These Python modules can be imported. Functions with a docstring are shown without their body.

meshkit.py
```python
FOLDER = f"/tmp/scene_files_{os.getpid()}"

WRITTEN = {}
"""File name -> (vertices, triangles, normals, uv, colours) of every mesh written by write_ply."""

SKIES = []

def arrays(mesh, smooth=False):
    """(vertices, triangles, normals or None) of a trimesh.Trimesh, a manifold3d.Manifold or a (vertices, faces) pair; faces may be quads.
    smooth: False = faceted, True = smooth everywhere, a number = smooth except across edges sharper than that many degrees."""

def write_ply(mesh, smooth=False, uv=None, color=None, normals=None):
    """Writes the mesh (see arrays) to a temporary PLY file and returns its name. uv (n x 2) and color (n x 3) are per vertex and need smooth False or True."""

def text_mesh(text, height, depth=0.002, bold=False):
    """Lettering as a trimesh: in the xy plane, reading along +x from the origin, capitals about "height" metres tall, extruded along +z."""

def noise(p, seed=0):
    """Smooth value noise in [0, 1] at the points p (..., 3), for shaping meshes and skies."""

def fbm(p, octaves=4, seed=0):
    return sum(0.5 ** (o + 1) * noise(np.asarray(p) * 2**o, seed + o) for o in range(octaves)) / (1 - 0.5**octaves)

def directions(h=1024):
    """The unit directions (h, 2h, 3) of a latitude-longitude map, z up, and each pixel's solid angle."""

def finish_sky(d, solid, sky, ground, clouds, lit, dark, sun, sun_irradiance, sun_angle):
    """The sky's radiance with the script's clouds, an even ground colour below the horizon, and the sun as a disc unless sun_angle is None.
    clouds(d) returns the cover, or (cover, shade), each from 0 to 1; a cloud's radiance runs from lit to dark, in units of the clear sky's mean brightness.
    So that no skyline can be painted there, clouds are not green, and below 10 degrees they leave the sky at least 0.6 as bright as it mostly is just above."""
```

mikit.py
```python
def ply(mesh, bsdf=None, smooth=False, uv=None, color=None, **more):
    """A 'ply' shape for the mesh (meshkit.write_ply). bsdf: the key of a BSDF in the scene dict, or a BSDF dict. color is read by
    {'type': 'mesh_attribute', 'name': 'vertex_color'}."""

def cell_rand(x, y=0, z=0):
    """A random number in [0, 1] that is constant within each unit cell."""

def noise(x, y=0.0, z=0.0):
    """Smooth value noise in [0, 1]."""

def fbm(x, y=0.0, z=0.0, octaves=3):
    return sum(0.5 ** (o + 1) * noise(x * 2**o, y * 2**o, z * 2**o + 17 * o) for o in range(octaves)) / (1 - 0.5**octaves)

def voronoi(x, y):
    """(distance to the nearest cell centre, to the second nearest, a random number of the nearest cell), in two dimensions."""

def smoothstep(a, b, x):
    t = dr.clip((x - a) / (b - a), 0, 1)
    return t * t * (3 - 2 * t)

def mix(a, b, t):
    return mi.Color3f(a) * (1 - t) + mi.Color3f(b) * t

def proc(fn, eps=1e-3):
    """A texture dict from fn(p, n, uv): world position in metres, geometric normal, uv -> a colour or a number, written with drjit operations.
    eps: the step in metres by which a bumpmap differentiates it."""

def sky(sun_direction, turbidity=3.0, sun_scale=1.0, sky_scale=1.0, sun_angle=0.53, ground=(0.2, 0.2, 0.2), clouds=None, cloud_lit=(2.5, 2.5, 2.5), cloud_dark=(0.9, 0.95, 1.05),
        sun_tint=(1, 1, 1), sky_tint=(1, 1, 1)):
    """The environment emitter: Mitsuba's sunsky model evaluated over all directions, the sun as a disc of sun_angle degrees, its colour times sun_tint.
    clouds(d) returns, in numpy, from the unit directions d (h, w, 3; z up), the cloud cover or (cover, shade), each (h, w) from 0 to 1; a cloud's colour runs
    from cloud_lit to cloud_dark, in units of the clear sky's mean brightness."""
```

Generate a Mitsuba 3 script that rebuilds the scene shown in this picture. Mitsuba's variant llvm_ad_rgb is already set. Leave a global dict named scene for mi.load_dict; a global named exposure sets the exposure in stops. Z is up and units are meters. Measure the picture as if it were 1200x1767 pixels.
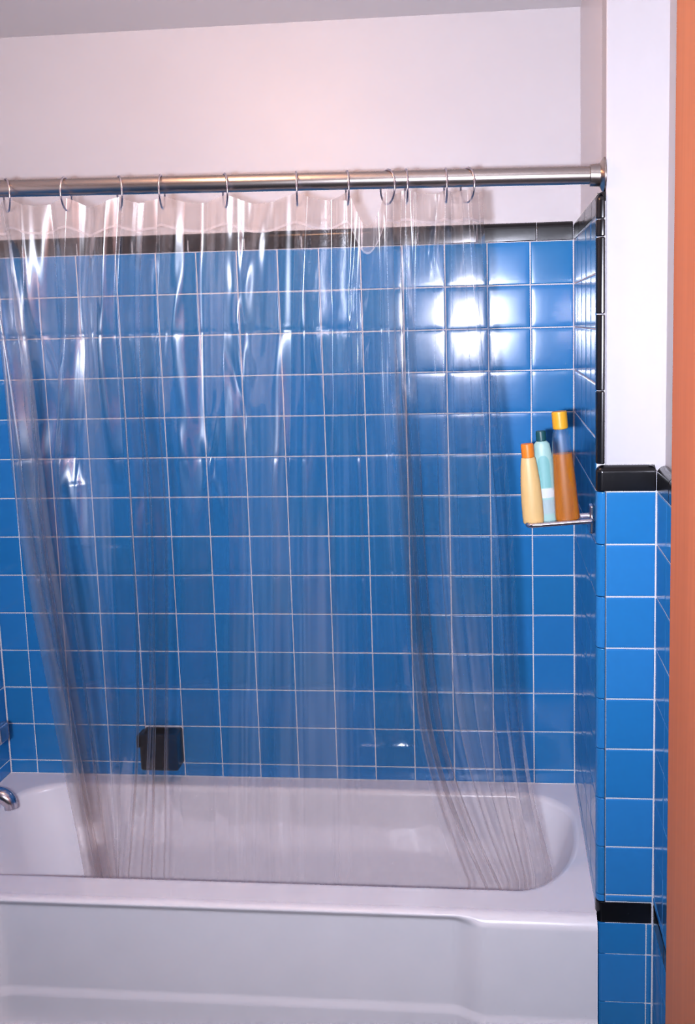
import math
import numpy as np
import trimesh
import manifold3d as m3
import drjit as dr
import mitsuba as mi
import mikit
import meshkit
from mikit import proc, noise, fbm, smoothstep, mix

T = mi.ScalarTransform4f
scene, labels = {}, {}

# ------------------------------------------------------------------ camera, lights, exposure
EYE = np.array([-0.19460, -2.42453, 1.66976])
RIGHT = np.array([0.995868, 0.087601, -0.023929])
UP = np.array([0.012487, 0.128904, 0.991578])
VIEW = np.array([-0.089948, 0.987780, -0.127278])
scene['camera'] = {
    'type': 'perspective', 'fov': 2 * math.degrees(math.atan(600 / 1600.09)), 'fov_axis': 'x',
    'principal_point_offset_x': (600 - 717.011) / 1200, 'principal_point_offset_y': (883.5 - 759.009) / 1767,
    'near_clip': 0.02, 'far_clip': 50.0,
    'to_world': T().look_at(origin=EYE.tolist(), target=(EYE + VIEW).tolist(), up=UP.tolist())}
exposure = 0.36
FLASH_RADIANCE = (7100.0, 7300.0, 8700.0)      # the compact camera's own flash, beside the lens
LAMP_RADIANCE = (96.0, 50.0, 27.0)               # the bathroom's warm ceiling globe
AIM = VIEW + 0.04 * RIGHT + 0.10 * UP
AIM /= np.linalg.norm(AIM)
FR = np.cross(AIM, UP) / np.linalg.norm(np.cross(AIM, UP))
FU = np.cross(FR, AIM)
fp = EYE - 0.095 * RIGHT - 0.020 * UP - 0.01 * VIEW


def flash_quad(a, b, c):
    return fp + a * 0.027 * FR + b * 0.017 * FU + c * AIM


SQ = ((-1, -1), (1, -1), (1, 1), (-1, 1))
scene['camera_flash__tube'] = mikit.ply((np.array([flash_quad(a, b, 0) for a, b in SQ]), np.array([[0, 2, 1], [0, 3, 2]])), {'type': 'diffuse', 'reflectance': {'type': 'rgb', 'value': 0.5}},
                                        emitter={'type': 'area', 'radiance': {'type': 'rgb', 'value': list(FLASH_RADIANCE)}})
scene['camera_flash__reflector'] = mikit.ply((np.array([flash_quad(a * k, b * k, c) for k, c in ((1.02, -0.001), (1.12, 0.015)) for a, b in SQ]),
                                              np.array([[0, 1, 5, 4], [1, 2, 6, 5], [2, 3, 7, 6], [3, 0, 4, 7]])),
                                             {'type': 'twosided', 'bsdf': {'type': 'diffuse', 'reflectance': {'type': 'rgb', 'value': 0.08}}})
labels['camera_flash'] = {'label': 'small rectangular flash of the compact camera beside the lens', 'category': 'flash'}
LAMP = np.array([-0.82, -0.85, 2.290])


# ------------------------------------------------------------------ materials
def rgb(*v):
    return {'type': 'rgb', 'value': list(v)}


def gloss(color, alpha, ior=1.5):
    return {'type': 'twosided', 'bsdf': {'type': 'roughplastic', 'distribution': 'ggx', 'alpha': alpha, 'int_ior': ior,
                                         'diffuse_reflectance': color if isinstance(color, dict) else rgb(*color), 'nonlinear': False}}


BLUES = [(0.020, 0.176, 0.44), (0.017, 0.168, 0.42), (0.023, 0.184, 0.46), (0.018, 0.171, 0.41)]
for i, c in enumerate(BLUES):
    scene['mat_blue_%d' % i] = gloss(c, 0.028)
scene['mat_black'] = gloss((0.004, 0.004, 0.005), 0.05)
scene['mat_grout'] = {'type': 'twosided', 'bsdf': {'type': 'diffuse', 'reflectance': proc(
    lambda p, n, uv: mix((0.52, 0.52, 0.56), (0.68, 0.67, 0.70), fbm(p.x * 30, p.y * 30, p.z * 30)))}}
scene['mat_paint'] = gloss(proc(lambda p, n, uv: mix((0.60, 0.58, 0.605), (0.63, 0.61, 0.635), fbm(p.x * 9, p.y * 9, p.z * 9))), 0.2)
scene['mat_paint_gloss'] = gloss((0.74, 0.71, 0.74), 0.09)
scene['mat_ceiling'] = gloss((0.88, 0.86, 0.86), 0.2)
scene['mat_porcelain'] = gloss(proc(lambda p, n, uv: mix((0.78, 0.745, 0.76), (0.81, 0.77, 0.785), noise(p.x * 14, p.y * 14, p.z * 14))), 0.07)
scene['mat_chrome'] = {'type': 'twosided', 'bsdf': {'type': 'roughconductor', 'material': 'Cr', 'alpha': 0.035, 'distribution': 'ggx'}}
scene['mat_rod'] = {'type': 'twosided', 'bsdf': {'type': 'roughconductor', 'alpha': 0.07, 'distribution': 'ggx',
                                                'eta': rgb(2.6, 2.6, 2.6), 'k': rgb(3.2, 3.1, 3.0), 'specular_reflectance': rgb(0.92, 0.83, 0.78)}}
scene['mat_dark_wall'] = gloss((0.045, 0.035, 0.03), 0.3)
scene['mat_floor'] = gloss((0.05, 0.055, 0.06), 0.15)


def wood(p, n, uv):
    g = fbm(p.x * 60, p.y * 60, p.z * 2.2)
    f = noise(p.x * 300, p.y * 300, p.z * 7)
    return mix((0.56, 0.135, 0.04), (0.73, 0.195, 0.066), dr.clip(g * 0.75 + f * 0.25, 0, 1))


scene['mat_wood'] = gloss(proc(wood), 0.3)


def residue(p, n, uv):
    # dried soap film on the vinyl: vertical run marks with a grain of their own
    run = fbm(uv.x * 11, uv.y * 0.8, 0.0)
    fine = noise(uv.x * 150, uv.y * 4.0, 3.0)
    return 0.004 + 0.085 * smoothstep(0.46, 0.80, run * 0.8 + fine * 0.2)


VINYL = {'type': 'thindielectric', 'int_ior': 1.52, 'specular_transmittance': rgb(0.958, 0.925, 0.905)}
SHINE = {'type': 'twosided', 'bsdf': {'type': 'roughconductor', 'alpha': 0.07, 'distribution': 'ggx'}}
DULL = {'type': 'twosided', 'bsdf': {'type': 'diffuse', 'reflectance': rgb(0.72, 0.70, 0.73)}}
scene['mat_vinyl'] = {'type': 'blendbsdf', 'weight': 0.055, 'body': {'type': 'blendbsdf', 'weight': proc(residue), 'clear': VINYL, 'film': DULL}, 'gloss': SHINE}
scene['mat_hem'] = {'type': 'blendbsdf', 'weight': 0.03, 'body': {'type': 'blendbsdf', 'weight': 0.12, 'clear': VINYL, 'film': DULL}, 'gloss': SHINE}
scene['mat_seam'] = {'type': 'blendbsdf', 'weight': 0.25, 'clear': VINYL, 'film': DULL}
scene['mat_lotion'] = gloss((0.75, 0.50, 0.20), 0.18)
scene['mat_orange_cap'] = gloss((0.80, 0.22, 0.015), 0.15)
scene['mat_yellow_cap'] = gloss((0.80, 0.40, 0.02), 0.15)
scene['mat_teal_cap'] = gloss((0.006, 0.075, 0.085), 0.15)
scene['mat_mint'] = gloss((0.36, 0.60, 0.56), 0.2)
scene['mat_mint_panel'] = gloss((0.21, 0.50, 0.49), 0.2)
scene['mat_print'] = gloss((0.72, 0.78, 0.76), 0.25)
scene['mat_print_band'] = gloss((0.42, 0.56, 0.58), 0.25)
scene['mat_clear_bottle'] = {'type': 'blendbsdf', 'weight': 0.035, 'clear': {'type': 'thindielectric', 'int_ior': 1.45}, 'skin': {'type': 'twosided', 'bsdf': {'type': 'roughconductor', 'alpha': 0.18, 'distribution': 'ggx'}}}
scene['mat_amber'] = {'type': 'blendbsdf', 'weight': proc(lambda p, n, uv: 0.40 + 0.55 * noise(p.x * 130, p.y * 130, p.z * 14)),
                      'clear': {'type': 'thindielectric', 'int_ior': 1.2, 'specular_transmittance': rgb(0.95, 0.55, 0.06)},
                      'cloudy': {'type': 'twosided', 'bsdf': {'type': 'diffuse', 'reflectance': rgb(0.50, 0.165, 0.004)}}}


# ------------------------------------------------------------------ helpers
def box(x0, x1, y0, y1, z0, z1):
    b = trimesh.creation.box((x1 - x0, y1 - y0, z1 - z0))
    b.apply_translation(((x0 + x1) / 2, (y0 + y1) / 2, (z0 + z1) / 2))
    return b


def rounded(x0, x1, y0, y1, z0, z1, r, seg=16):
    pts = [(x, y, z) for x in (x0 + r, x1 - r) for y in (y0 + r, y1 - r) for z in (z0 + r, z1 - r)]
    return m3.Manifold.batch_hull([m3.Manifold.sphere(r, seg).translate(p) for p in pts])


def lathe(profile, n=48):
    return trimesh.creation.revolve(np.array(profile, float), sections=n)


def tube(points, radius, n=16, closed=False):
    p = np.asarray(points, float)
    m = len(p)
    t = (np.roll(p, -1, 0) - np.roll(p, 1, 0)) if closed else np.gradient(p, axis=0)
    t /= np.linalg.norm(t, axis=1, keepdims=True)
    a = np.zeros_like(p)
    v = np.cross(t[0], [0.31, 0.2, 0.93])
    for i in range(m):
        v = v - t[i] * (v @ t[i])
        v /= np.linalg.norm(v)
        a[i] = v
    if closed:                                                   # take out the twist that is left over
        ca, sa = np.clip(a[-1] @ a[0], -1, 1), np.cross(a[-1], a[0]) @ t[0]
        tw = math.atan2(sa, ca)
        for i in range(m):
            q = tw * i / m
            a[i] = a[i] * math.cos(q) + np.cross(t[i], a[i]) * math.sin(q)
    b = np.cross(t, a)
    ang = np.arange(n) * 2 * np.pi / n
    rr = np.broadcast_to(radius, (m,))[:, None, None]
    vv = (p[:, None] + rr * (np.cos(ang)[None, :, None] * a[:, None] + np.sin(ang)[None, :, None] * b[:, None])).reshape(-1, 3)
    f = []
    for i in range(m if closed else m - 1):
        k = (i + 1) % m
        for j in range(n):
            l = (j + 1) % n
            f += [[i * n + j, i * n + l, k * n + l], [i * n + j, k * n + l, k * n + j]]
    if not closed:
        c0, c1 = len(vv), len(vv) + 1
        vv = np.vstack([vv, p[:1], p[-1:]])
        for j in range(n):
            l = (j + 1) % n
            f += [[c0, l, j], [c1, (m - 1) * n + j, (m - 1) * n + l]]
    return trimesh.Trimesh(vv, np.array(f), process=False)


def grid_faces(nu, nv):
    i, j = np.meshgrid(np.arange(nu - 1), np.arange(nv - 1), indexing='ij')
    a = (i * nv + j).ravel()
    return np.vstack([np.stack([a, a + nv, a + nv + 1], 1), np.stack([a, a + nv + 1, a + 1], 1)])


COUNT = {}


def numbered(name):
    k = COUNT.get(name, 0)
    COUNT[name] = k + 1
    return name if k == 0 else '%s_%03d' % (name, k)


def part(parent, name, shape, label=None):
    key = numbered(parent + '__' + name)
    scene[key] = shape
    if label:
        labels[key] = {'label': label}
    return key


def thing(name, label, category, group=None):
    key = numbered(name)
    labels[key] = {'label': label, 'category': category}
    if group:
        labels[key]['group'] = group
    return key


def struct(name, mesh, mat, label, smooth=False):
    scene[name] = mikit.ply(mesh, mat, smooth)
    labels[name] = {'label': label, 'category': name.split('_')[0], 'kind': 'structure'}
    return name


def frame(ex, ey, ez, p):
    m = np.eye(4)
    m[:3, 0], m[:3, 1], m[:3, 2], m[:3, 3] = ex, ey, ez, p
    return T(m.tolist())


# ------------------------------------------------------------------ room shell
P = 0.1095                 # tile pitch
Z0 = 1.864                 # top of the blue field in the alcove
RIM = 0.40                 # deck of the tub
XL = -1.612                # left tile face; right tile face is x = 0, back tile face is y = 0
YF = -0.555                # tile face of the short wall that faces the camera
XS = 0.1195                 # tile face of the right room wall
CAP0, CAP1 = 1.3181, 1.3706
BASE0, BASE1 = 0.3777, 0.4258

struct('floor', box(-1.8, 0.4, -3.5, 0.2, -0.1, 0.0), 'mat_floor', 'grey bathroom floor in front of the tub')
struct('ceiling', box(-1.8, 0.4, -3.5, 0.2, 2.432, 2.55), 'mat_ceiling', 'off-white painted ceiling over tub and room')
struct('wall_back', box(-1.8, 0.4, 0.02, 0.16, 0.0, 2.432), 'mat_paint', 'white plaster over blue tile with black trim along the tub back')
struct('wall_left', box(-1.8, XL - 0.02, -3.5, 0.02, 0.0, 2.432), 'mat_paint', 'left wall with the faucet, blue tile in the alcove')
struct('wall_right', box(0.02, 0.40, -0.47, 0.02, 0.0, 2.432), 'mat_paint_gloss', 'short right end wall of the tub alcove')
struct('wall_return', rounded(0.020, 0.40, -0.538, -0.45, 0.0, 2.44, 0.004), 'mat_paint', 'narrow wall facing the room right of the tub, white above blue tile', 40)
struct('wall_side', box(0.1395, 0.40, -3.5, -0.50, 0.0, 2.432), 'mat_paint', 'right wall of the room beyond the door')
struct('wall_rear', box(-1.8, 0.4, -3.6, -3.35, 0.0, 2.432), 'mat_dark_wall', 'dark rear wall behind the camera')

# mortar beds that carry the tiles
part('wall_back', 'grout', mikit.ply(box(XL - 0.02, 0.02, 0.0024, 0.02, RIM - 0.01, Z0 + 0.030), 'mat_grout'), 'pale grout')
part('wall_left', 'wainscot', mikit.ply(box(XL - 0.02, XL, -3.35, -0.556, 0.0, CAP1), 'mat_blue_0'), 'blue wainscot')
part('wall_left', 'grout', mikit.ply(box(XL - 0.02, XL - 0.0024, -0.55, 0.0024, RIM - 0.01, Z0 + 0.030), 'mat_grout'), 'pale grout')
part('wall_right', 'grout', mikit.ply(box(0.0024, 0.02, -0.536, 0.0024, RIM - 0.01, Z0 + 0.030), 'mat_grout'), 'pale grout')
part('wall_return', 'grout', mikit.ply(box(0.020, XS + 0.02, YF + 0.0024, -0.537, 0.0, CAP1 - 0.012), 'mat_grout'), 'pale grout')
part('wall_side', 'grout', mikit.ply(box(XS + 0.0024, XS + 0.021, -1.28, YF + 0.0024, 0.0, CAP1 - 0.012), 'mat_grout'), 'pale grout')

# ---- tiles
TILES = {}


def tile_mesh(w, h, t=0.008, edge=0.0024, pillow=0.00055):
    """A cushion-edged glazed tile: face at local z = 0 looking along +z."""
    def prof(L):
        c = L / 2 - edge
        u = np.array([-L / 2, -L / 2 + 0.4 * edge, -c, -0.80 * c, -0.40 * c, 0.40 * c, 0.80 * c, c, L / 2 - 0.4 * edge, L / 2])
        z = -pillow * np.clip(np.abs(u) / c, 0, 1) ** 4 - 0.0011 * (np.clip(np.abs(u) - c, 0, edge) / edge) ** 2
        return u, z
    (x, zx), (y, zy) = prof(w), prof(h)
    X, Y = np.meshgrid(x, y, indexing='ij')
    Zz = np.minimum(zx[:, None], zy[None, :])
    v = np.stack([X.ravel(), Y.ravel(), Zz.ravel()], 1)
    n = len(x)
    f = grid_faces(n, n)
    ring = [i * n for i in range(n)] + [(n - 1) * n + j for j in range(1, n)] + [i * n + n - 1 for i in range(n - 2, -1, -1)] + [j for j in range(n - 2, 0, -1)]
    sk = v[ring].copy()
    sk[:, 2] = -t
    o = len(v)
    m = len(ring)
    v = np.vstack([v, sk])
    side = []
    for i in range(m):
        k = (i + 1) % m
        side += [[ring[i], o + i, o + k], [ring[i], o + k, ring[k]]]
    return trimesh.Trimesh(v, np.vstack([f, side]), process=False)


def tile(w, h, mat):
    key = (round(w, 4), round(h, 4), mat)
    if key not in TILES:
        TILES[key] = mikit.ply(tile_mesh(w, h), mat, smooth=40)
    return TILES[key]


rng = np.random.default_rng(7)
GAP = 0.0033


def lay(wall, name, ex, ez, origin, u0, u1, v0, v1, mat=None, jitter=1.0):
    """One tile between the joint centre lines u0..u1 (along ex) and v0..v1 (upwards)."""
    ex, ez, ey = np.array(ex, float), np.array(ez, float), np.array([0, 0, 1.0])
    w, h = u1 - u0 - GAP, v1 - v0 - GAP
    mat = mat or 'mat_blue_%d' % rng.integers(0, len(BLUES))
    a, b = rng.normal(0, 0.0035, 2) * jitter
    a += 0.010 if wall == 'wall_back' else 0.0
    n = ez + a * ex + b * ey
    n /= np.linalg.norm(n)
    e1 = ex - n * (ex @ n)
    e1 /= np.linalg.norm(e1)
    c = np.array(origin, float) + ex * (u0 + u1) / 2 + ey * (v0 + v1) / 2 + ez * rng.normal(0, 0.0001)
    return part(wall, name, {**tile(w, h, mat), 'to_world': frame(e1, np.cross(n, e1), n, c)})


ROWS = [(max(RIM + 0.001, Z0 - (j + 1) * P), Z0 - j * P) for j in range(14)]
SOAP = (9, 12)             # the black soap dish takes this column and row
for i in range(15):
    u1 = -i * P
    u0 = max(XL, -(i + 1) * P)
    for j, (v0, v1) in enumerate(ROWS):
        if (i, j) == (10, 12):
            continue
        lay('wall_back', 'tile', (1, 0, 0), (0, -1, 0), (0, 0, 0), u0, u1, v0, v1)
COLS = [(k * P, min((k + 1) * P, 0.5365)) for k in range(5)]
for (u0, u1) in COLS:
    for (v0, v1) in ROWS:
        lay('wall_right', 'tile', (0, -1, 0), (-1, 0, 0), (0, 0, 0), u0, u1, v0, v1)
        # the left wall mirrors it: u runs from the front to the back corner
        lay('wall_left', 'tile', (0, 1, 0), (1, 0, 0), (XL, 0, 0), -u1, -u0, v0, v1)


# ---- black trim on top of the alcove tiles: bullnose pieces whose top rolls back to the plaster
def bullnose(w, h=0.0475, d=0.019, edge=0.002):
    pr = [(-0.0012, 0.0), (0.0, edge)]
    r = 0.016
    pr += [(0.0, h - r)]
    for k in range(1, 7):
        q = k / 6 * math.pi / 2
        pr.append((-(r - r * math.cos(q)), h - r + r * math.sin(q)))
    pr.append((-d, h))
    xs = np.array([0, edge, w - edge, w])
    off = np.array([-0.0012, 0, 0, -0.0012])
    v = np.array([(x - w / 2, z, dz + o) for x, o in zip(xs, off) for dz, z in pr])
    n = len(pr)
    f = grid_faces(4, n)
    for c, flip in ((0, False), (3 * n, True)):
        base = [c + k for k in range(n)]
        v = np.vstack([v, [[v[c, 0], 0.0, -d]]])
        o = len(v) - 1
        for k in range(n - 1):
            f = np.vstack([f, [[o, base[k + 1], base[k]] if not flip else [o, base[k], base[k + 1]]]])
    return trimesh.Trimesh(v, f, process=False)


TRIM = {}


def trim(wall, ex, ez, p, w, h=0.0475):
    key = (round(w, 4), h)
    if key not in TRIM:
        TRIM[key] = mikit.ply(bullnose(w - 0.002, h), 'mat_black', smooth=50)
    part(wall, 'trim_tile', {**TRIM[key], 'to_world': frame(ex, (0, 0, 1), ez, p)}, 'black bullnose trim tile')


x = 0.0
for w in [0.0925] + [0.152] * 10:
    if x - w < XL:
        w = XL * -1 + x
    if w > 0.01:
        trim('wall_back', (1, 0, 0), (0, -1, 0), (x - w / 2, 0, Z0 + 0.0005), w)
    x -= w
for wall, ex, ez, x in (('wall_right', (0, -1, 0), (-1, 0, 0), 0.0), ('wall_left', (0, 1, 0), (1, 0, 0), XL)):
    y = 0.0
    for w in (0.152, 0.152, 0.152, 0.0805):
        trim(wall, ex, ez, (x, y - w / 2, Z0 + 0.0005), w)
        y -= w


# ---- the rounded outer edge between the alcove's right wall and the return wall
def bead(z0, z1, x1, r=0.0135, round_top=False, edge=0.0022):
    """Quarter-round edge piece: from the side wall face (x = 0) round to the front face, which runs on to x1."""
    path = [(0.0, -0.5365), (0.0, YF + r)]
    path += [(r - r * math.cos(q), YF + r - r * math.sin(q)) for q in np.linspace(0, math.pi / 2, 9)[1:]]
    path += [(x1 - edge, YF), (x1 - 0.0004, YF + 0.0012), (x1 - 0.0004, YF + 0.012)]
    path = np.array(path)
    nrm = np.zeros_like(path)
    tg = np.gradient(path, axis=0)
    nrm[:, 0], nrm[:, 1] = tg[:, 1], -tg[:, 0]
    nrm /= np.linalg.norm(nrm, axis=1, keepdims=True)
    zs = [(z0 + 0.001, 0.0013), (z0 + 0.001 + edge, 0.0), (z1 - 0.001 - edge, 0.0), (z1 - 0.001, 0.0013)]
    if round_top:
        R = 0.014
        zs = zs[:2] + [(z1 - R + R * math.sin(q), R - R * math.cos(q)) for q in np.linspace(0, math.pi / 2, 7)]
    v = np.array([(*(p + n * o), z) for z, o in zs for p, n in zip(path, nrm * -1)])
    # nrm * -1 points into the wall where the path turns left
    n = len(path)
    f = grid_faces(len(zs), n)
    for c, flip in ((0, True), ((len(zs) - 1) * n, False)):
        v = np.vstack([v, [[x1, -0.5365, v[c, 2]]]])
        o = len(v) - 1
        for k in range(n - 1):
            f = np.vstack([f, [[o, c + k, c + k + 1] if flip else [o, c + k + 1, c + k]]])
    m = trimesh.Trimesh(v, f, process=False)
    return m


zs = [1.3736, 1.522, 1.6742, 1.8243, 1.8586]
for a, b in zip(zs[:-1], zs[1:]):
    part('wall_return', 'edge_tile', mikit.ply(bead(a, b, 0.0165), 'mat_black', smooth=45), 'black quarter-round edge tile')
part('wall_return', 'edge_tile', mikit.ply(bead(1.8586, 1.9075, 0.0165, round_top=True), 'mat_black', smooth=45), 'black end piece with rounded top')
part('wall_return', 'cap_tile', mikit.ply(bead(CAP0, CAP1, XS, round_top=True), 'mat_black', smooth=45), 'black bullnose cap tile')
part('wall_return', 'base_tile', mikit.ply(bead(BASE0, BASE1, XS - 0.002), 'mat_black', smooth=45), 'black band tile')
fz = [CAP0 - k * P for k in range(9)] + [BASE1]
for k in range(len(fz) - 1):
    m = 'mat_blue_%d' % (k % 4)
    part('wall_return', 'edge_tile', mikit.ply(bead(fz[k + 1], fz[k], 0.0186), m, smooth=45), 'blue quarter-round edge tile')
    lay('wall_return', 'tile', (1, 0, 0), (0, -1, 0), (0, YF, 0), 0.0190, XS, fz[k + 1], fz[k])
bz = [BASE0, 0.3049, 0.1917, 0.0807, 0.0]
for k in range(4):
    m = 'mat_blue_%d' % ((k + 1) % 4)
    part('wall_return', 'edge_tile', mikit.ply(bead(bz[k + 1], bz[k], 0.1055), m, smooth=45), 'wide blue tile with rounded outer edge')
    lay('wall_return', 'tile', (1, 0, 0), (0, -1, 0), (0, YF, 0), 0.1060, XS, bz[k + 1], bz[k])
for q in range(6):
    u0, u1 = -YF + q * P, -YF + (q + 1) * P
    for k in range(len(fz) - 1):
        lay('wall_side', 'tile', (0, -1, 0), (-1, 0, 0), (XS, 0, 0), u0, u1, fz[k + 1], fz[k])
    for k in range(4):
        lay('wall_side', 'tile', (0, -1, 0), (-1, 0, 0), (XS, 0, 0), u0, u1, bz[k + 1], bz[k])
for q in range(5):
    w = 0.1313
    y = YF - q * w
    key = ('cap', w)
    if key not in TRIM:
        TRIM[key] = mikit.ply(bullnose(w - 0.002, CAP1 - CAP0 - 0.001), 'mat_black', smooth=50)
    part('wall_side', 'cap_tile', {**TRIM[key], 'to_world': frame((0, -1, 0), (0, 0, 1), (-1, 0, 0), (XS, y - w / 2, CAP0 + 0.001))}, 'black bullnose cap tile')
    lay('wall_side', 'base_tile', (0, -1, 0), (-1, 0, 0), (XS, 0, 0), -y, -y + w, BASE0, BASE1, 'mat_black')

# ---- the wooden door that stands open beside the camera
d = rounded(0.0, 0.04, -0.84, 0.0, 0.012, 2.16, 0.004).rotate((0, 0, 4.5)).translate((0.0005, -1.357, 0))
struct('door_1', d, 'mat_wood', 'open orange-brown varnished wooden door at the right edge', 40)


# ------------------------------------------------------------------ bathtub
def rrect(x0, x1, y0, y1, r, n=24):
    """Closed loop, corner radii r = (front-left, front-right, back-right, back-left), same count of points always."""
    r = [q if isinstance(q, tuple) else (q, q) for q in r]
    out = []
    for (cx, cy, q0, (rx, ry)) in ((x0 + r[0][0], y0 + r[0][1], math.pi, r[0]), (x1 - r[1][0], y0 + r[1][1], 1.5 * math.pi, r[1]),
                                   (x1 - r[2][0], y1 - r[2][1], 0, r[2]), (x0 + r[3][0], y1 - r[3][1], 0.5 * math.pi, r[3])):
        out += [(cx + rx * math.cos(q0 + t * math.pi / 2), cy + ry * math.sin(q0 + t * math.pi / 2)) for t in np.linspace(0, 1, n)]
    # straight runs between the corners
    res = []
    for k in range(4):
        res += out[k * n:(k + 1) * n]
        a, b = np.array(out[(k + 1) * n - 1]), np.array(out[((k + 1) * n) % (4 * n)])
        res += [tuple(a + (b - a) * t) for t in np.linspace(0, 1, 12)[1:-1]]
    return np.array(res)


tub = thing('bathtub', 'white porcelain alcove bathtub with rounded inner rim and recessed front apron', 'bathtub')
IX0, IX1, IY0, IY1 = -1.545, -0.012, -0.486, -0.048
loops = []


def ring(inset, z, rs, dx0=0.0, dx1=0.0):
    q = rrect(IX0 + inset + dx0, IX1 - inset - dx1, IY0 + inset, IY1 - inset, rs)
    loops.append(np.column_stack([q, np.full(len(q), z)]))


outer = rrect(XL - 0.0022, 0.0022, -0.554, 0.0022, (0.001,) * 4)
loops.append(np.column_stack([outer, np.full(len(outer), RIM)]))
CR = ((0.16, 0.16), (0.155, 0.255), (0.15, 0.13), (0.13, 0.11))
ring(-0.004, RIM, CR)
for q in np.linspace(0.15, 1, 6) * math.pi / 2:          # rolled inner lip
    ring(-0.004 + 0.016 * math.sin(q), RIM - 0.016 * (1 - math.cos(q)), CR)
for t in np.linspace(0.08, 1, 10):
    ring(0.012 + 0.045 * t, RIM - 0.016 - 0.25 * t, CR, 0.05 * t, 0.05 * t)
for q in np.linspace(0.2, 1, 6) * math.pi / 2:
    ring(0.057 + 0.07 * (1 - math.cos(q)), RIM - 0.266 - 0.07 * math.sin(q), CR, 0.05, 0.05)
L = np.array(loops)
nl, nr = L.shape[:2]
v = np.vstack([L.reshape(-1, 3), [[-0.8, -0.29, RIM - 0.34]]])
f = []
for i in range(nl - 1):
    for j in range(nr):
        k = (j + 1) % nr
        f += [[i * nr + j, i * nr + k, (i + 1) * nr + k], [i * nr + j, (i + 1) * nr + k, (i + 1) * nr + j]]
for j in range(nr):
    f.append([(nl - 1) * nr + j, (nl - 1) * nr + (j + 1) % nr, nl * nr])
part(tub, 'basin', mikit.ply(trimesh.Trimesh(v, np.array(f), process=False), 'mat_porcelain', smooth=True))


def sstep(a, b, x):
    t = np.clip((x - a) / (b - a), 0, 1)
    return t * t * (3 - 2 * t)


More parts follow.
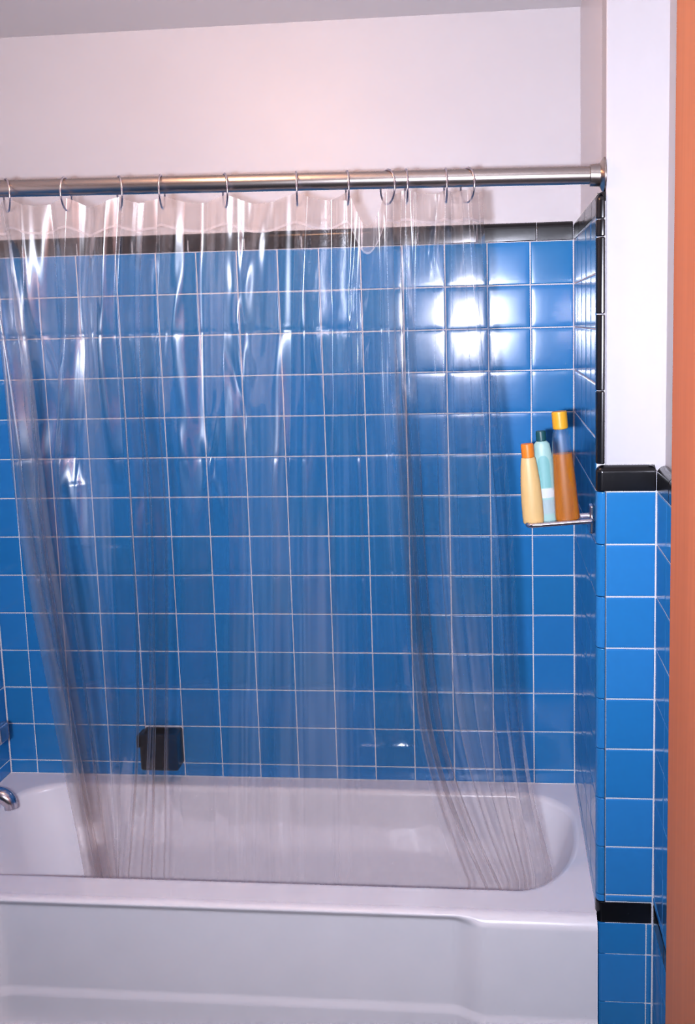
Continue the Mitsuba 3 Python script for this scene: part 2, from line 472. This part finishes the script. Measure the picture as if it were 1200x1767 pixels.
pr = [(-0.5541, RIM)]
R = 0.026
pr += [(-0.558 - R * math.sin(q), RIM - R + R * math.cos(q)) for q in np.linspace(0.02, 1, 12) * math.pi / 2]
zz = np.concatenate([np.linspace(RIM - R - 0.004, 0.2, 40), np.linspace(0.199, 0.15, 24), np.linspace(0.14, 0.0, 10)])
pr += [(-0.584, z) for z in zz]
pr = np.array(pr)
xs = np.unique(np.concatenate([np.linspace(XL + 0.0005, -1.30, 30), np.linspace(-1.30, -0.34, 30), np.linspace(-0.34, -0.20, 30), np.linspace(-0.20, 0.0010, 16)]))
Xg, K = np.meshgrid(xs, np.arange(len(pr)), indexing='ij')
Yg, Zg = pr[K, 0], pr[K, 1]
mask = (sstep(-1.40, -1.33, Xg) - sstep(-0.315, -0.238, Xg)) * (1 - sstep(0.372, 0.399, Zg)) * sstep(0.055, 0.085, Zg)
Yg = Yg + 0.028 * mask - 0.006 * sstep(0.176, 0.150, Zg) - 0.006 * sstep(0.16, 0.0, Zg)
ap = trimesh.Trimesh(np.stack([Xg.ravel(), Yg.ravel(), Zg.ravel()], 1), grid_faces(len(xs), len(pr)), process=False)
part(tub, 'apron', mikit.ply(ap, 'mat_porcelain', smooth=True))

# ------------------------------------------------------------------ ceramic soap dish
sd = thing('soap_dish', 'black glazed ceramic soap dish set in the blue back wall above the tub', 'soap dish')
x0, x1, z0, z1 = -1.2055, -1.0965, Z0 - 13 * P + 0.0015, Z0 - 12 * P - 0.0015
body = rounded(x0 + 0.002, x1, -0.052, 0.012, z0 - 0.0005, z1 - 0.002, 0.006)
hollow = rounded(x0 + 0.012, x1 - 0.012, -0.044, -0.004, z1 - 0.024, z1 + 0.03, 0.006)
part(sd, 'body', mikit.ply(body - hollow, 'mat_black', smooth=40))
lip = m3.Manifold.batch_hull([m3.Manifold.sphere(0.005, 14).translate(p) for p in ((x0 + 0.0005, -0.012, z1 - 0.008), (x0 + 0.0005, -0.052, z1 - 0.008), (x0 + 0.0005, -0.012, z1 - 0.034), (x0 + 0.0005, -0.052, z1 - 0.034))])
part(sd, 'lip', mikit.ply(lip, 'mat_black', smooth=40))


# ------------------------------------------------------------------ faucet and valve on the left wall
sp = thing('tub_spout', 'chrome tub spout at the left end of the bathtub', 'spout')
q = np.linspace(0, 1, 20)
path = [(XL + 0.002 + 0.125 * t, -0.29, 0.495 - 0.004 * t) for t in np.linspace(0, 1, 8)]
path += [(XL + 0.127 + 0.034 * math.sin(a), -0.29, 0.457 + 0.034 * math.cos(a)) for a in np.linspace(0.15, 1.25, 9)]
path += [(XL + 0.1605, -0.29, 0.457)]
part(sp, 'body', mikit.ply(tube(path, [0.020] * 8 + [0.020, 0.0195, 0.019, 0.0185, 0.018, 0.0175, 0.017, 0.0165, 0.016, 0.016], 24), 'mat_chrome', smooth=50))
esc = lathe([(0, 0.012), (0.022, 0.012), (0.032, 0.007), (0.036, 0.0), (0, 0)])
part(sp, 'flange', {**mikit.ply(esc, 'mat_chrome', smooth=35), 'to_world': frame((0, 1, 0), (0, 0, 1), (1, 0, 0), (XL, -0.29, 0.495))})
va = thing('tub_valve', 'chrome shower valve with lever handle on the left tile wall', 'valve')
part(va, 'plate', {**mikit.ply(lathe([(0, 0.012), (0.05, 0.011), (0.066, 0.006), (0.07, 0.0), (0, 0)]), 'mat_chrome', smooth=35), 'to_world': frame((0, 1, 0), (0, 0, 1), (1, 0, 0), (XL, -0.29, 0.655))})
part(va, 'stem', mikit.ply(tube([(XL + 0.01, -0.29, 0.655), (XL + 0.06, -0.29, 0.655), (XL + 0.14, -0.29, 0.655)], [0.017, 0.015, 0.013], 20), 'mat_chrome', smooth=50))
part(va, 'handle', mikit.ply(rounded(XL + 0.138, XL + 0.160, -0.315, -0.265, 0.632, 0.682, 0.009), 'mat_chrome', smooth=45))

# ------------------------------------------------------------------ shower rod
rod = thing('shower_rod', 'straight chrome shower rod across the tub opening', 'shower rod')
RA, RB = np.array([XL - 0.018, -0.518, 1.9700]), np.array([0.0185, -0.518, 1.9463])


def rod_z(x):
    return RA[2] + (RB[2] - RA[2]) * (x - RA[0]) / (RB[0] - RA[0])


RR = 0.0172
part(rod, 'tube', mikit.ply(tube(np.linspace(RA, RB, 12), RR, 40), 'mat_rod', smooth=60))
fl = lathe([(RR, 0.030), (0.021, 0.029), (0.022, 0.010), (0.030, 0.006), (0.034, 0.003), (0.034, 0.0), (RR * 0.5, 0.0)])
part(rod, 'flange', {**mikit.ply(fl, 'mat_rod', smooth=35), 'to_world': frame((0, -1, 0), (0, 0, 1), (-1, 0, 0), (0.0198, RB[1], RB[2]))}, 'round wall flange')
part(rod, 'flange', {**mikit.ply(fl, 'mat_rod', smooth=35), 'to_world': frame((0, 1, 0), (0, 0, 1), (1, 0, 0), (XL - 0.0198, RA[1], RA[2]))}, 'round wall flange')

# ------------------------------------------------------------------ clear vinyl curtain
NODE_Z = np.array([1.920, 1.620, 1.243, 0.836, 0.386])
NODE_X = np.array([
    [-1.287, -1.214, -1.085, -0.970, -0.880, -0.747, -0.598, -0.494, -0.412, -0.374, -0.295, -0.251, -0.222],
    [-1.255, -1.213, -1.125, -1.007, -0.911, -0.773, -0.624, -0.507, -0.419, -0.380, -0.307, -0.236, -0.204],
    [-1.250, -1.216, -1.165, -1.013, -0.924, -0.787, -0.651, -0.517, -0.410, -0.372, -0.310, -0.211, -0.169],
    [-1.217, -1.195, -1.150, -1.033, -0.955, -0.815, -0.674, -0.528, -0.395, -0.352, -0.284, -0.191, -0.154],
    [-1.186, -1.171, -1.138, -1.104, -0.992, -0.844, -0.698, -0.543, -0.302, -0.222, -0.180, -0.138, -0.085]])
RING_X = NODE_X[0][:12]
SAG = np.array([0.012, 0.013, 0.018, 0.012, 0.014, 0.018, 0.013, 0.066, 0.003, 0.005, 0.003, 0.002])
HEM_Z = np.interp(RING_X, [-1.287, -0.222], [1.9420, 1.9260])
HEM_Z = np.append(HEM_Z, 1.9240)
WAVES = np.array([1, 1, 1, 2, 1, 1, 1, 1, 1, 1, 1, 1])
PHASE = np.array([1, 1, -1, 1, 1, -1, 1, 1, -1, 1, -1, 1.0])
OVER = np.array([0.020, 0.012, 0.004, 0.008, 0.003, 0.003, 0.004, 0.000, 0.012, 0.008, 0.008, 0.004])
BOTTOM = 0.315
NS, NT = 1300, 420


def curtain_surface(s, t, offset=0.0):
    """s in 0..12 across the ring nodes, t in 0..1 from hem to bottom; both (n, m). World points."""
    k = np.clip(np.floor(s).astype(int), 0, 11)
    u = s - k
    hem = HEM_Z[k] * (1 - u) + HEM_Z[k + 1] * u - SAG[k] * np.sin(np.pi * u) ** np.where(k == 7, 1.5, 1.3)
    z = hem + (BOTTOM - hem) * t
    # smooth node positions at this height (Catmull-Rom down the height, linear across)
    zi = NODE_Z[::-1]
    lo = np.zeros_like(z)
    hi = np.zeros_like(z)
    from scipy.interpolate import PchipInterpolator
    cols = [PchipInterpolator(zi, NODE_X[::-1, c], extrapolate=True) for c in range(13)]
    for c in range(12):
        on = k == c
        zc = np.clip(z[on], 0.37, 1.98)
        lo[on], hi[on] = cols[c](zc), cols[c + 1](zc)
    g = hi - lo
    m = WAVES[k]
    A = np.minimum(np.sqrt(np.maximum(0.150 ** 2 - g ** 2, 0.0)) / (4 * m), 0.030)
    down = (Z0 - z)
    A = A * np.where(k == 7, 0.35 + 0.65 * sstep(0.02, 0.2, t), 1.0) * (0.55 + 0.45 * np.clip(t * 6, 0, 1)) * (1 - 0.55 * sstep(0.9, 0.35, z))
    th = 2 * np.pi * m * u
    x = lo + g * u + OVER[k] * (0.35 + 0.65 * sstep(0.0, 0.4, t)) * np.sin(2 * th)
    base = np.interp(z, [0.2, 0.36, 0.6, 1.25, 1.93], [-0.385, -0.418, -0.440, -0.477, -0.518])
    base = base + 0.065 * sstep(9.6, 12.0, s) * sstep(0.62, 0.38, z)
    y = base - PHASE[k] * A * np.sin(th)
    # tension ridges under each ring
    near = np.minimum(u, 1 - u)
    y -= 0.007 * np.exp(-(near / 0.16) ** 2) * np.exp(-t / 0.07)
    # small wrinkles running down the sheet, stronger in the upper part
    q = np.stack([s * 5.0, z * 0.9, np.zeros_like(z)], -1)
    up = 0.22 + 0.78 * sstep(0.7, 1.7, z)
    y += up * 0.0150 * (meshkit.noise(q, 3) - 0.5)
    q = np.stack([s * 13.0 + 2.0 * z, z * 1.6, np.ones_like(z)], -1)
    y += up * 0.0022 * (meshkit.noise(q, 5) - 0.5)
    q = np.stack([s * 2.2, z * 6.0, np.ones_like(z) * 2], -1)
    y += 0.0055 * (meshkit.noise(q, 9) - 0.5)
    # slanting pulled wrinkles
    r2 = np.random.default_rng(11)
    for _ in range(130):
        cs, cz = r2.uniform(0, 12), r2.uniform(1.30, 1.90)
        ln, wd, sl, am = r2.uniform(0.05, 0.16), r2.uniform(0.06, 0.20), r2.uniform(-2.2, 2.2), r2.uniform(0.0015, 0.0065) * r2.choice([-1, 1])
        on = (np.abs(z - cz) < 2.5 * ln) & (np.abs(s - cs) < 1.8)
        a = (s[on] - cs - sl * (z[on] - cz)) / wd
        b = (z[on] - cz) / ln
        y[on] += am * np.exp(-a * a - b * b)
    # packing creases
    for cz, am in ((1.656, 0.0024), (1.387, 0.0020), (1.122, 0.0018), (0.86, 0.0012)):
        n1 = meshkit.noise(np.stack([s * 2.5, np.full_like(z, cz * 7), np.zeros_like(z)], -1), 21)
        dz = z - cz - 0.006 * (n1 - 0.5)
        y += am * (0.3 + 1.2 * n1) * np.exp(-np.abs(dz) / 0.006)
    return np.stack([x, y + offset, z], -1)


S, Tt = np.meshgrid(np.linspace(0, 12, NS), np.linspace(0, 1, NT), indexing='ij')
pts = curtain_surface(S, Tt)
cur = thing('shower_curtain', 'clear vinyl shower curtain hanging in folds from the rod into the tub', 'shower curtain')
part(cur, 'sheet', mikit.ply(trimesh.Trimesh(pts.reshape(-1, 3), grid_faces(NS, NT), process=False), 'mat_vinyl', smooth=True,
                             uv=np.stack([S.ravel() * 0.15, Tt.ravel() * 1.62], 1)))
S2, T2 = np.meshgrid(np.linspace(0, 12, NS), np.linspace(0, 0.036, 16), indexing='ij')
pts = curtain_surface(S2, T2, -0.0012)
part(cur, 'hem', mikit.ply(trimesh.Trimesh(pts.reshape(-1, 3), grid_faces(NS, 16), process=False), 'mat_hem', smooth=True), 'doubled hem band along the top')

S3, T3 = np.meshgrid(np.linspace(0, 12, NS), np.linspace(0.0335, 0.0365, 3), indexing='ij')
pts = curtain_surface(S3, T3, -0.0020)
part(cur, 'hem_seam', mikit.ply(trimesh.Trimesh(pts.reshape(-1, 3), grid_faces(NS, 3), process=False), 'mat_seam', smooth=True), 'welded seam line under the hem')

# ------------------------------------------------------------------ curtain rings
YAW = [8, 38, 6, 30, 10, 24, 12, 14, 32, 10, 8, 26]
WHERE = ['left end of the row, past the picture edge', 'leftmost in view', 'second from the left', 'third from the left', 'fourth from the left', 'fifth from the left',
         'sixth from the left', 'just left of the sagging hem', 'just right of the sagging hem', 'third from the right', 'second from the right', 'rightmost']
RM = 0.0335
ang = np.arange(40) * 2 * np.pi / 40
circle = np.stack([np.zeros(40), RM * np.sin(ang), RM * np.cos(ang)], 1)
ring_ply = mikit.ply(tube(circle, 0.0020, 10, closed=True), 'mat_chrome', smooth=True)
for k in range(12):
    key = thing('curtain_ring', 'chrome curtain ring on the shower rod, ' + WHERE[k], 'curtain ring', 'curtain rings on the rod')
    xk = RING_X[k]
    yk = RA[1]
    c = (xk, yk, rod_z(xk) + RR + 0.0017 - RM + 0.0008)
    scene[key] = {**ring_ply, 'to_world': T().translate(c).rotate([0, 0, 1], YAW[k])}

# ------------------------------------------------------------------ chrome shelf and the bottles on it
TILT = 4.3
shelf = thing('shower_shelf', 'small chrome shelf fixed to the right alcove wall holding bottles', 'shelf')
ORG = np.array([-0.004, -0.500, 1.2530])
place = T().translate(ORG.tolist()).rotate([0, 1, 0], -TILT)
lo = rrect(-0.133, 0.0, -0.030, 0.030, (0.012, 0.004, 0.004, 0.012), 8)
loop = np.column_stack([lo, np.zeros(len(lo))])
keep = [0] + [i for i in range(1, len(loop)) if np.linalg.norm(loop[i] - loop[i - 1]) > 1e-5]
part(shelf, 'rail', {**mikit.ply(tube(loop[keep], 0.0052, 12, closed=True), 'mat_chrome', smooth=60), 'to_world': place})
part(shelf, 'tray', {**mikit.ply(rounded(-0.131, -0.001, -0.028, 0.028, -0.0045, -0.0005, 0.0018), 'mat_chrome', smooth=40), 'to_world': place})
part(shelf, 'bracket', mikit.ply(rounded(-0.009, 0.0005, -0.516, -0.484, 1.2215, 1.2815, 0.004), 'mat_chrome', smooth=40), 'upright wall bracket')


def up_on_shelf(x, y):
    return place.translate([x, y, -0.0004])


def squash(m, sx, sy):
    m = m.copy()
    m.vertices *= (sx, sy, 1)
    return m


b = thing('lotion_bottle', 'cream yellow lotion bottle with orange cap, leftmost on the shelf', 'bottle')
at = up_on_shelf(-0.1205, -0.004)
part(b, 'body', {**mikit.ply(squash(lathe([(0, 0), (0.0195, 0), (0.0215, 0.002), (0.0222, 0.012), (0.0222, 0.045), (0.0205, 0.085), (0.0172, 0.122), (0.0148, 0.138), (0.0135, 0.140), (0, 0.140)]), 1, 0.72), 'mat_lotion', smooth=35), 'to_world': at})
part(b, 'cap', {**mikit.ply(lathe([(0.012, 0.1395), (0.0133, 0.1405), (0.0135, 0.166), (0.0122, 0.1685), (0, 0.169)], 40), 'mat_orange_cap', smooth=35), 'to_world': at}, 'orange cap')

b = thing('mint_bottle', 'pale mint green bottle with dark teal cap, between the other two bottles', 'bottle')
at = up_on_shelf(-0.0900, 0.012)
part(b, 'body', {**mikit.ply(squash(lathe([(0, 0), (0.0195, 0), (0.0212, 0.002), (0.0214, 0.01), (0.0214, 0.10), (0.0205, 0.135), (0.0165, 0.163), (0.0110, 0.169), (0, 0.170)]), 1, 0.62), 'mat_mint', smooth=35), 'to_world': at})
part(b, 'cap', {**mikit.ply(lathe([(0.0095, 0.1695), (0.0108, 0.171), (0.0106, 0.188), (0.0095, 0.1905), (0, 0.191)], 40), 'mat_teal_cap', smooth=35), 'to_world': at}, 'dark teal cap')


def wrap(z0, z1, half, rx, ry, off=0.0003, arch=0.0, n=20):
    """A label that follows the bottle's front: a strip about the axis, its top edge arched where arch > 0."""
    a = np.linspace(-half, half, n)
    v = []
    for q in a:
        zt = z1 - arch * (1 - math.sqrt(max(0.0, 1 - (q / half) ** 2)))
        for z in np.linspace(z0, zt, 4):
            v.append(((rx + off) * math.sin(q), -(ry + off) * math.cos(q), z))
    return trimesh.Trimesh(np.array(v), grid_faces(n, 4), process=False)


RX, RY = 0.0214, 0.0214 * 0.62
part(b, 'panel', {**mikit.ply(wrap(0.072, 0.140, 0.62, RX, RY, 0.0004, 0.018), 'mat_mint_panel', smooth=True), 'to_world': at}, 'darker arched panel')
part(b, 'label', {**mikit.ply(wrap(0.050, 0.070, 0.95, RX, RY), 'mat_print', smooth=True), 'to_world': at}, 'pale printed label')
part(b, 'print_band', {**mikit.ply(wrap(0.016, 0.046, 0.95, RX, RY), 'mat_print_band', smooth=True), 'to_world': at}, 'greyish printed band')

b = thing('amber_bottle', 'clear bottle of amber liquid with yellow cap, tallest and rightmost on the shelf', 'bottle')
at = up_on_shelf(-0.0495, -0.003)
SEC = 40
shell = lathe([(0, 0), (0.0235, 0), (0.0258, 0.002), (0.0262, 0.012), (0.0240, 0.075), (0.0205, 0.150), (0.0190, 0.176), (0.0165, 0.187), (0.0135, 0.191), (0.0130, 0.197)], SEC)
liquid = lathe([(0, 0.0022), (0.0232, 0.0022), (0.0248, 0.004), (0.0252, 0.013), (0.0230, 0.075), (0.0204, 0.131), (0.0203, 0.1415), (0, 0.1415)], SEC)
part(b, 'bottle', {**mikit.ply(squash(shell, 1, 0.75), 'mat_clear_bottle', smooth=35), 'to_world': at}, 'clear plastic bottle')
part(b, 'liquid', {**mikit.ply(squash(liquid, 1, 0.75), 'mat_amber', smooth=35), 'to_world': at}, 'amber liquid')
part(b, 'cap', {**mikit.ply(lathe([(0.0140, 0.193), (0.0157, 0.1945), (0.0160, 0.200), (0.0160, 0.226), (0.0150, 0.2295), (0, 0.230)], 40), 'mat_yellow_cap', smooth=35), 'to_world': at}, 'yellow cap')

# ------------------------------------------------------------------ ceiling lamp
lamp = thing('ceiling_lamp', 'round warm glass globe lamp on the ceiling in front of the tub', 'lamp')
g = trimesh.creation.icosphere(3, 0.055)
g.apply_translation(LAMP)
part(lamp, 'globe', mikit.ply(g, gloss((0.8, 0.8, 0.8), 0.2), smooth=True, emitter={'type': 'area', 'radiance': rgb(*LAMP_RADIANCE)}))
c = lathe([(0, 0.0945), (0.055, 0.0945), (0.058, 0.080), (0.03, 0.055), (0.03, 0.0), (0, 0.0)])
c.apply_translation(LAMP + [0, 0, 0.0475])
part(lamp, 'base', mikit.ply(c, 'mat_chrome', smooth=35))
